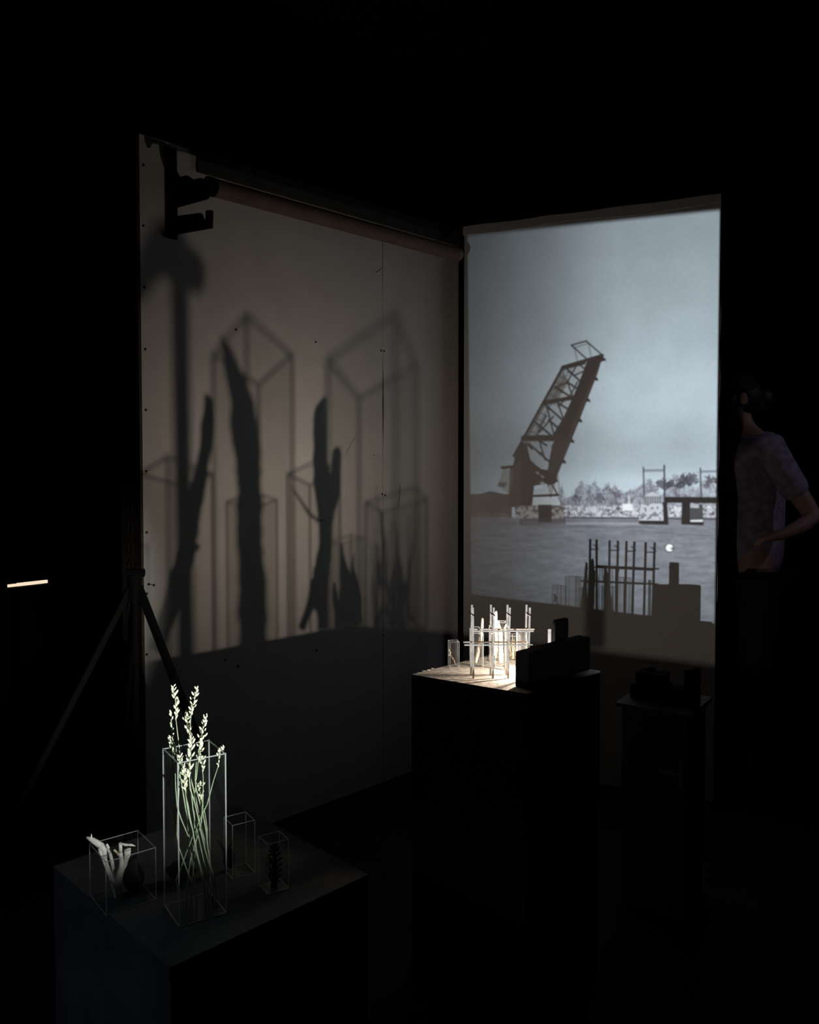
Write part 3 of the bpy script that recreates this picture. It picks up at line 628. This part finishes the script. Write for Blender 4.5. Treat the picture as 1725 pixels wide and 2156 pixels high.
# ------------------------------------------------------------------ front pedestal: vase with grass, driftwood box, two small boxes
VC = np.array([-.411, 1.573]); VA = R(-43.5)
vL, vF, vR, vB = onz(333, 1912, FT), onz(387, 1950, FT), onz(490, 1918, FT), onz(435, 1884, FT)
VC = ((vL + vF + vR + vB)/4)[:2]; e1 = vR - vF; VA = math.atan2(e1[1], e1[0]); vs_ = (np.linalg.norm(vR - vF) + np.linalg.norm(vF - vL))/2
acrylic(VC, vs_, .309, VA, FT, 'tall clear square vase holding the lit grass on the front pedestal', None, 'acrylic_vase', t=.003, cat='vase')
GG = 'grass stems in the tall vase'
stems = [
 ([(365, 1444), (370, 1480), (370, 1512), (374, 1545), (378, 1580), (384, 1610), (388, 1640), (392, 1670), (399, 1716), (406, 1750), (414, 1790), (426, 1840), (440, 1888)], 70, 'tallest grass stem at the left with an upright pale seed head'),
 ([(415, 1448), (408, 1475), (402, 1505), (400, 1540), (400, 1600), (402, 1660), (406, 1702), (412, 1737), (420, 1771), (430, 1817), (442, 1866), (446, 1892)], 64, 'tall grass stem in the middle with an upright pale seed head'),
 ([(433, 1506), (428, 1530), (424, 1556), (414, 1600), (411, 1640), (413, 1662), (419, 1683), (428, 1716), (434, 1750), (438, 1788), (444, 1830), (450, 1880)], 62, 'grass stem at the right of the bunch with a bent seed head'),
 ([(360, 1548), (362, 1575), (367, 1600), (369, 1630), (370, 1660), (373, 1698), (381, 1723), (392, 1750), (403, 1775), (416, 1806), (430, 1850), (436, 1888)], 50, 'short left grass stem with a green seed head at the vase rim'),
 ([(380, 1590), (378, 1620), (377, 1660), (374, 1716), (373, 1757), (377, 1785), (387, 1813), (398, 1844), (408, 1872), (414, 1890)], 24, 'curved grass stem bowing out to the left side of the vase'),
 ([(472, 1572), (466, 1598), (458, 1618), (450, 1642), (442, 1672), (436, 1694), (423, 1720), (410, 1750), (402, 1771), (391, 1799), (381, 1827), (371, 1851), (376, 1885)], 48, 'grass stem leaning to the right corner of the vase and crossing the others'),
 ([(424, 1590), (428, 1640), (427, 1690), (424, 1730), (417, 1757), (409, 1782), (402, 1806), (398, 1830), (394, 1870), (392, 1894)], 34, 'short crossing grass stem low in the middle of the vase'),
 ([(404, 1545), (402, 1580), (398, 1620), (400, 1660), (410, 1690), (417, 1720), (425, 1760), (432, 1790), (440, 1818), (449, 1842), (454, 1878)], 96, 'grass stem with the long dense seed head in the centre'),
 ([(391, 1500), (396, 1530), (400, 1560), (396, 1600), (402, 1640), (412, 1680), (424, 1745), (438, 1795), (443, 1820), (451, 1846), (455, 1874)], 52, 'grass stem with a drooping seed head between the two tallest'),
 ([(386, 1610), (388, 1650), (393, 1690), (398, 1720), (406, 1748), (412, 1790), (420, 1820), (426, 1848), (432, 1885)], 54, 'short grass stem with a seed head close behind the front vase edge'),
 ([(418, 1648), (422, 1672), (426, 1690), (432, 1715), (436, 1745), (436, 1775), (442, 1810), (446, 1845), (449, 1882)], 34, 'low grass stem with a small seed head in the right middle of the vase'),
 ([(360, 1500), (362, 1530), (366, 1560), (375, 1610), (384, 1660), (392, 1710), (398, 1760), (404, 1810), (410, 1860), (414, 1892)], 40, 'thin grass stem with a sparse dim seed head behind the tallest one'),
 ([(424, 1560), (418, 1600), (412, 1650), (408, 1700), (410, 1740), (414, 1770), (408, 1820), (402, 1880)], 46, 'upright grass stem hidden among the centre seed heads'),
]
for si, (pts, hl, lab) in enumerate(stems):
    dY = [0, .012, -.006, .02, -.022, .004, -.012, -.024, .018, -.03, .01, .03, .026][si]
    ptsr = resample([(x, y, 0) for x, y in pts], 9); P_ = []
    for i, (x, y, _) in enumerate(ptsr):
        t = i/(len(ptsr) - 1); Yc = VC[1] + dY*(1 - .55*t); P_.append(aty(x, y, Yc))
    # rest the foot on the vase floor
    if P_[-1][2] > FT + .006: P_.append(np.array([P_[-1][0], P_[-1][1], FT + .005]))
    P_ = [p if p[2] > FT + .005 else np.array([p[0], p[1], FT + .005]) for p in P_]
    rim = FT + .309; lim = vs_/2 - .0065; ca, sa = math.cos(VA), math.sin(VA)
    for i, p in enumerate(P_):
        if p[2] < rim + .004:
            dx, dy = p[0] - VC[0], p[1] - VC[1]; lx, ly = dx*ca + dy*sa, -dx*sa + dy*ca
            lx = min(max(lx, -lim), lim); ly = min(max(ly, -lim), lim); P_[i] = np.array([VC[0] + lx*ca - ly*sa, VC[1] + lx*sa + ly*ca, p[2]])
    gr = thing('grass_stem', lab, 'grass', P_[-1], GG)
    bm = bmesh.new(); n = len(P_); tube(bm, P_, [.0005 + .0008*min(1, i/(n*.4)) for i in range(n)], 6); finish('stem', bm, M['stem'], gr, smooth=True)
    bm = bmesh.new(); hl_m = hl*VC[1]/FPX; acc = 0; last = P_[0]
    sparse = si in (5, 11)
    for i in range(len(P_) - 1):
        seg_v = P_[i+1] - P_[i]; L_ = np.linalg.norm(seg_v)
        k = int(max(2, L_/.0016)) if not sparse else int(max(1, L_/.0034))
        for j in range(k):
            acc2 = acc + L_*j/k
            if acc2 > hl_m: break
            frac = acc2/hl_m; spread = (.0012 + .0048*math.sin(math.pi*min(1, frac*.8 + .15)))*(1.15 if si in (7, 8, 12) else 1)
            if random.random() < .12: spread *= 2.0
            if math.sin(acc2*420 + si) < -.72 and frac > .3: continue
            a = random.uniform(0, 2*math.pi); dr = np.array([math.cos(a), math.sin(a), random.uniform(-.3, .6)])
            c_ = P_[i] + seg_v*j/k + dr*spread*random.uniform(.3, 1)
            up = Vector((dr[0]*.7, dr[1]*.7, 1.0 + random.uniform(-.2, .5))).to_track_quat('Z', 'Y').to_matrix()
            s_ = random.uniform(.7, 1.25)
            ellipsoid(bm, c_, (.0021*s_, .0018*s_, .0052*s_), up, 1)
            if spread > .006: tube(bm, [P_[i] + seg_v*j/k, c_], .0003, 4)
        acc += L_
        if acc > hl_m: break
    o = finish('seed_head', bm, M['seed'], gr, smooth=True)
# driftwood box
bRt, bBk, bLf, bFr = [onz(x, y, FT + .105) for x, y in ((325, 1783), (300, 1748), (190, 1776), (213, 1816))]
c_ = ((bRt + bBk + bLf + bFr)/4)[:2]; e1 = bRt - bFr
acrylic(c_, .098, .105, math.atan2(e1[1], e1[0]), FT, 'wide clear box left of the grass vase holding white driftwood', 'clear boxes on the front pedestal', t=.002)
def pxtube(bm, rows, Y, m=1.0, rough=.3, seg=8, flat=1):
    rows = resample(rows, 5); tube(bm, [aty(x, y, Y) for x, y, _ in rows], [max(.0005, wd*Y/FPX/2*m) for *_, wd in rows], seg, rough, flat)
Yd = c_[1]
d1 = thing('driftwood', 'bleached driftwood leaning out over the left rim of the wide box', 'driftwood', (*aty(244, 1880, Yd)[:2], FT + .004), 'white driftwood in the wide box')
bm = bmesh.new(); pxtube(bm, [(182, 1763, 5), (190, 1767, 10), (202, 1773, 13), (213, 1781, 13), (218, 1790, 14), (222, 1812, 8), (229, 1832, 8), (238, 1860, 10), (246, 1890, 10)], Yd - .012); finish('trunk', bm, M['drift'], d1, smooth=True)
bm = bmesh.new(); pxtube(bm, [(190, 1768, 8), (192, 1762, 4), (192.5, 1756, 1.5)], Yd - .012); finish('twig_stub', bm, M['drift'], d1)
bm = bmesh.new(); pxtube(bm, [(209, 1786, 8), (213, 1800, 6), (218, 1815, 4), (224, 1830, 4), (236, 1858, 7)], Yd - .017); finish('branch', bm, M['drift'], d1, smooth=True)
d2 = thing('driftwood', 'slim bleached driftwood stick in the middle of the wide box', 'driftwood', (*aty(245, 1880, Yd + .01)[:2], FT + .004), 'white driftwood in the wide box')
bm = bmesh.new(); pxtube(bm, [(224, 1777, 6), (229, 1790, 8), (234, 1805, 7), (237, 1822, 8), (242, 1845, 9), (250, 1885, 9)], Yd + .008); finish('trunk', bm, M['drift'], d2, smooth=True)
d3 = thing('driftwood', 'bundled upright bleached driftwood at the right of the wide box', 'driftwood', (*aty(250, 1880, Yd)[:2], FT + .004), 'white driftwood in the wide box')
bm = bmesh.new(); pxtube(bm, [(253, 1774, 7), (254, 1795, 8), (256, 1815, 9), (254, 1830, 10), (248, 1850, 12), (247, 1885, 10)], Yd - .004); finish('trunk', bm, M['drift'], d3, smooth=True)
bm = bmesh.new(); pxtube(bm, [(268, 1787, 14), (268, 1800, 13), (264, 1815, 11), (259, 1830, 9), (253, 1850, 9), (250, 1880, 9)], Yd + .004); finish('trunk', bm, M['drift'], d3, smooth=True)
bm = bmesh.new(); pxtube(bm, [(254, 1776, 4), (264, 1779, 5), (276, 1779, 5), (285, 1781, 1.5)], Yd - .006); finish('spike', bm, M['drift'], d3)
bm = bmesh.new(); pxtube(bm, [(240, 1789, 5), (246, 1795, 5), (252, 1802, 5)], Yd - .006); finish('twig_stub', bm, M['wood'], d3)
def stone(name, cx, cy_base, Y, rx, rz, label, group=None, base=FT, ry=None):
    bm = bmesh.new(); p = aty(cx, cy_base, Y); bmesh.ops.create_icosphere(bm, subdivisions=4, radius=1)
    for v in bm.verts:
        nz = .10*math.sin(v.co.x*5 + cx) + .08*math.sin(v.co.y*7 + v.co.z*4 + cy_base); v.co *= 1 + nz
        v.co = Vector((v.co.x*rx + p[0], v.co.y*(ry or rx*.8) + Y, max(v.co.z, -.96)*rz + base + .0035 + rz*.96))
    o = finish(name, bm, M['stone'], smooth=True); tag(o, label, 'stone', group); return o
stone('stone', 283, 1880, Yd + .016, .021, .036, 'dark stone at the right side of the wide box', 'dark stones', ry=.018)
acrylic(VC + np.array([.054, .150]), .050, .113, VA, FT, 'narrow clear box half hidden behind the right edge of the grass vase', 'clear boxes on the front pedestal', t=.0018)
kc = VC + np.array([.054, .150])
k1 = thing('driftwood', 'v-shaped twig imitating a wood reflection in the narrow box behind the vase', 'driftwood', (kc[0], kc[1], FT + .004))  # wood reflection modelled as two joined twigs
bm = bmesh.new(); pxtube(bm, [(457, 1760, 5), (464, 1775, 6), (473, 1795, 6), (476, 1835, 5)], kc[1]); finish('twig', bm, M['bark'], k1)
bm = bmesh.new(); pxtube(bm, [(492, 1768, 4), (484, 1782, 5), (476, 1798, 5), (477, 1835, 5)], kc[1] + .004); finish('twig', bm, M['bark'], k1)
stone('stone', 484, 1840, kc[1] + .008, .012, .02, 'small dark stone at the foot of the narrow box behind the vase', 'dark stones', ry=.010)
rc = np.array([onz(577, 1868, FT)[0], onz(577, 1868, FT)[1]])
acrylic(rc, .046, .102, VA, FT, 'small clear box at the right of the front pedestal with a dark pine cone', 'clear boxes on the front pedestal', t=.0018)
pcn = thing('pine_cone', 'dark ragged pine cone standing in the small right-hand clear box', 'pine cone', (rc[0], rc[1], FT + .003))
bm = bmesh.new(); tube(bm, [(rc[0], rc[1], FT + .003), (rc[0] + .002, rc[1], FT + .04), (rc[0] + .001, rc[1], FT + .088)], [.007, .006, .002], 8); finish('core', bm, M['bark'], pcn)
bm = bmesh.new()
for k in range(70):
    t = k/70; a = k*2.4; r = .004 + .010*math.sin(math.pi*(t*.85 + .12)); p = (rc[0] + .001 + r*math.cos(a), rc[1] + r*math.sin(a), FT + .012 + .075*t)
    rt_ = Vector((math.cos(a), math.sin(a), .55)).to_track_quat('Z', 'Y').to_matrix(); ellipsoid(bm, p, (.0034, .0012, .0052), rt_, 1)
o = finish('scale', bm, M['bark'], pcn); o['kind'] = 'stuff'
stone('stone', 384, 1868, VC[1] + .115, .030, .018, 'flat round dark stone behind the grass vase', 'dark stones', ry=.026)

# ------------------------------------------------------------------ tripod left of the wall
TY = 2.62
tpd = thing('tripod', 'black tripod standing at the left end of the white wall', 'tripod', (aty(284, 1230, TY)[0], TY, 0))
tx = tpd.location.x; tzz = aty(284, 1232, TY)[2]
bm = bmesh.new(); tube(bm, [(tx, TY, tzz - .05), (tx, TY, tzz + .035)], .022, 14); tube(bm, [(tx - .03, TY, tzz + .04), (tx + .03, TY, tzz + .04)], .014, 10); finish('head', bm, M['metal'], tpd)
bm = bmesh.new(); tube(bm, [(tx, TY, tzz - .05), (tx, TY, .45)], .010, 10); finish('centre_column', bm, M['metal'], tpd)
p1 = aty(394, 1500, TY - .05); top = np.array([tx + .012, TY, tzz - .005]); d_ = (p1 - top)/(top[2] - p1[2]); foot = top + d_*(top[2] - .012)
for ft in (foot, np.array([tx - .52, TY - .25, .012]), np.array([tx - .22, TY + .36, .012])):
    s_ = top if ft is foot else np.array([tx + (-.012 if ft[1] < TY else 0), TY + (0 if ft[1] < TY else .012), tzz - .005])
    mid = s_ + (ft - s_)*.5
    bm = bmesh.new(); bar(bm, s_, mid, .022, .018); bar(bm, mid, ft, .015, .013); lg = finish('leg', bm, M['metal'], tpd)
    bm = bmesh.new(); ellipsoid(bm, (ft[0], ft[1], .013), (.013, .013, .013), sub=2); finish('rubber_foot', bm, M['black'], lg)

# ------------------------------------------------------------------ glowing strip on a dark cabinet far left
a, b_ = aty(22, 1236, 4.6), aty(105, 1226.5, 4.6 + .35); b_[2] = a[2]
_b = onz(105, 1226.5, a[2]); b_ = _b; zc = float(a[2]) - .008
cb = thing('low_cabinet', 'low black cabinet barely visible under the glowing strip at far left', 'cabinet', ((a[0] + b_[0])/2, (a[1] + b_[1])/2 + .15, 0))
d_ = b_ - a; d_ /= np.linalg.norm(d_); n_ = np.array([-d_[1], d_[0], 0])
bm = bmesh.new(); cs = [a - d_*.1, b_ + d_*.1, b_ + d_*.1 + n_*.35, a - d_*.1 + n_*.35]
prism(bm, [(q[0], q[1]) for q in cs], lambda x, y: np.array([x, y, 0.]), (0, 0, 1), 0, zc - .015); finish('body', bm, M['black'], cb)
bm = bmesh.new(); prism(bm, [(q[0], q[1]) for q in cs], lambda x, y: np.array([x, y, 0.]), (0, 0, 1), zc - .0149, zc); finish('top_board', bm, M['black'], cb)
_m = a + (b_ - a)*.22
bm = bmesh.new(); bar(bm, a + n_*.03 + np.array([0, 0, .0035]), _m - d_*.006 + n_*.03 + np.array([0, 0, .0035]), .012, .015); bar(bm, _m + n_*.03 + np.array([0, 0, .0045]), b_ + n_*.03 + np.array([0, 0, .0045]), .012, .018)
o = finish('light_strip', bm, M['glow']); tag(o, 'thin warm white glowing strip in the dark at far left', 'light')

# ------------------------------------------------------------------ person beyond the right edge of the screen
def skinned(name, verts, edges, m, parent, sub=2, root=0):
    bm = bmesh.new(); lay = bm.verts.layers.skin.verify(); vsx = []
    for i, v in enumerate(verts):
        q = bm.verts.new(v[:3]); r = v[3]; q[lay].radius = (r, v[4] if len(v) > 4 else r); q[lay].use_root = (i == root); vsx.append(q)
    for a, b_ in edges: bm.edges.new((vsx[a], vsx[b_]))
    me = bpy.data.meshes.new(name); bm.to_mesh(me); bm.free(); me.materials.append(m)
    o = bpy.data.objects.new(name, me); col.objects.link(o)
    s = o.modifiers.new('skin', 'SKIN'); s.use_smooth_shade = True
    o.modifiers.new('sub', 'SUBSURF').levels = sub; o.modifiers['sub'].render_levels = sub
    if parent: o.parent = parent; o.matrix_parent_inverse = Matrix.Translation(-Vector(parent.location))
    return o
PX, PY = 1.66, 3.98
pe = thing('person', 'person in mauve shirt and dark cap, head bowed, beside the screen', 'person', (PX, PY, 0))
V = [(PX, PY, 1.00, .095, .115), (PX - .01, PY, 1.22, .115, .15), (PX - .02, PY, 1.45, .13, .18), (PX - .02, PY, 1.60, .09, .14), (PX - .045, PY, 1.70, .046), (PX - .075, PY, 1.78, .066, .062), (PX - .09, PY, 1.86, .085, .078),
     (PX, PY - .17, 1.59, .062), (PX + .10, PY - .21, 1.42, .052), (PX + .19, PY - .24, 1.27, .042), (PX + .08, PY - .33, 1.235, .036), (PX - .03, PY - .40, 1.205, .026), (PX - .075, PY - .425, 1.19, .030),
     (PX - .02, PY + .17, 1.59, .062), (PX + .0, PY + .22, 1.30, .044), (PX - .20, PY + .16, 1.20, .036), (PX - .28, PY + .10, 1.18, .030),
     (PX, PY - .09, .92, .078), (PX - .01, PY - .11, .52, .058), (PX, PY - .11, .10, .042), (PX - .11, PY - .12, .045, .038),
     (PX, PY + .09, .92, .078), (PX + .03, PY + .11, .52, .058), (PX + .06, PY + .11, .10, .042), (PX - .05, PY + .12, .045, .038)]
E_ = [(0, 1), (1, 2), (2, 3), (3, 4), (4, 5), (5, 6), (3, 7), (7, 8), (8, 9), (9, 10), (10, 11), (11, 12), (3, 13), (13, 14), (14, 15), (15, 16), (0, 17), (17, 18), (18, 19), (19, 20), (0, 21), (21, 22), (22, 23), (23, 24)]
hx_, hy_, hz_ = PX - .075, PY - .425, 1.19
for k, (oy, ln) in enumerate(((-.020, .060), (-.007, .070), (.007, .066), (.020, .052))):
    i = len(V); V += [(hx_ - .030, hy_ + oy, hz_ + .004, .0105), (hx_ - .030 - ln*.5, hy_ + oy, hz_ - .006, .009), (hx_ - .030 - ln*.8, hy_ + oy*.9, hz_ - .03, .0075)]
    E_ += [(12, i), (i, i+1), (i+1, i+2)]
i = len(V); V += [(hx_ - .005, hy_ + .028, hz_ + .012, .011), (hx_ - .035, hy_ + .040, hz_ + .004, .009)]; E_ += [(12, i), (i, i+1)]
skinned('body', V, E_, M['skin'], pe)
skinned('shirt', [(PX, PY, .90, .155, .182), (PX - .01, PY, 1.22, .135, .172), (PX - .02, PY, 1.45, .15, .20), (PX - .02, PY, 1.61, .105, .155), (PX - .035, PY, 1.655, .07), (PX, PY - .18, 1.595, .078), (PX + .09, PY - .21, 1.43, .070), (PX + .135, PY - .225, 1.355, .068), (PX - .02, PY + .18, 1.595, .078), (PX + .0, PY + .22, 1.36, .068)],
        [(0, 1), (1, 2), (2, 3), (3, 4), (3, 5), (5, 6), (6, 7), (3, 8), (8, 9)], M['shirt'], pe)
skinned('trousers', [(PX, PY, 1.06, .14, .165), (PX, PY - .10, .90, .105), (PX - .01, PY - .11, .52, .078), (PX, PY - .11, .11, .065), (PX, PY + .10, .90, .105), (PX + .03, PY + .11, .52, .078), (PX + .06, PY + .11, .11, .065)],
        [(0, 1), (1, 2), (2, 3), (0, 4), (4, 5), (5, 6)], M['trousers'], pe)
hc = np.array([PX - .085, PY, 1.835])
bm = bmesh.new()   # face, turned down and to the left
ellipsoid(bm, hc, (.092, .078, .112), sub=3)
tube(bm, [hc + (-.078, 0, .018), hc + (-.100, 0, -.012), hc + (-.112, 0, -.026), hc + (-.092, 0, -.036)], [.010, .012, .015, .010], 8)     # nose
tube(bm, [hc + (-.086, -.022, -.060), hc + (-.094, 0, -.058), hc + (-.086, .022, -.060)], .0065, 8); ellipsoid(bm, hc + (-.058, 0, -.092), (.030, .032, .022), sub=2)  # lips, chin
for s_ in (-1, 1):
    ellipsoid(bm, hc + (-.080, s_*.030, .010), (.012, .016, .009), sub=2)
    ellipsoid(bm, hc + (.012, s_*.080, -.006), (.022, .010, .033), sub=2)
finish('face', bm, M['skin'], pe, smooth=True)
bm = bmesh.new(); ellipsoid(bm, hc + (.030, 0, .006), (.098, .090, .100), sub=3); ellipsoid(bm, hc + (.130, 0, -.008), (.052, .055, .058), sub=3); finish('hair', bm, M['hair'], pe, smooth=True)
bm = bmesh.new(); bmesh.ops.create_uvsphere(bm, u_segments=24, v_segments=14, radius=1, matrix=Matrix.Translation(Vector(hc + (0, 0, .035))) @ Matrix.Diagonal((.112, .098, .098, 1)))
bmesh.ops.delete(bm, geom=[v for v in bm.verts if v.co.z < hc[2] + .03], context='VERTS')
prism(bm, [(-.09, -.07), (-.15, -.055), (-.18, 0), (-.15, .055), (-.09, .07)], lambda x, y: np.array([hc[0] + x, hc[1] + y, hc[2] + .035 + (x + .09)*.3]), (0, 0, 1), 0, .004)
finish('cap', bm, M['trousers'], pe, smooth=True)
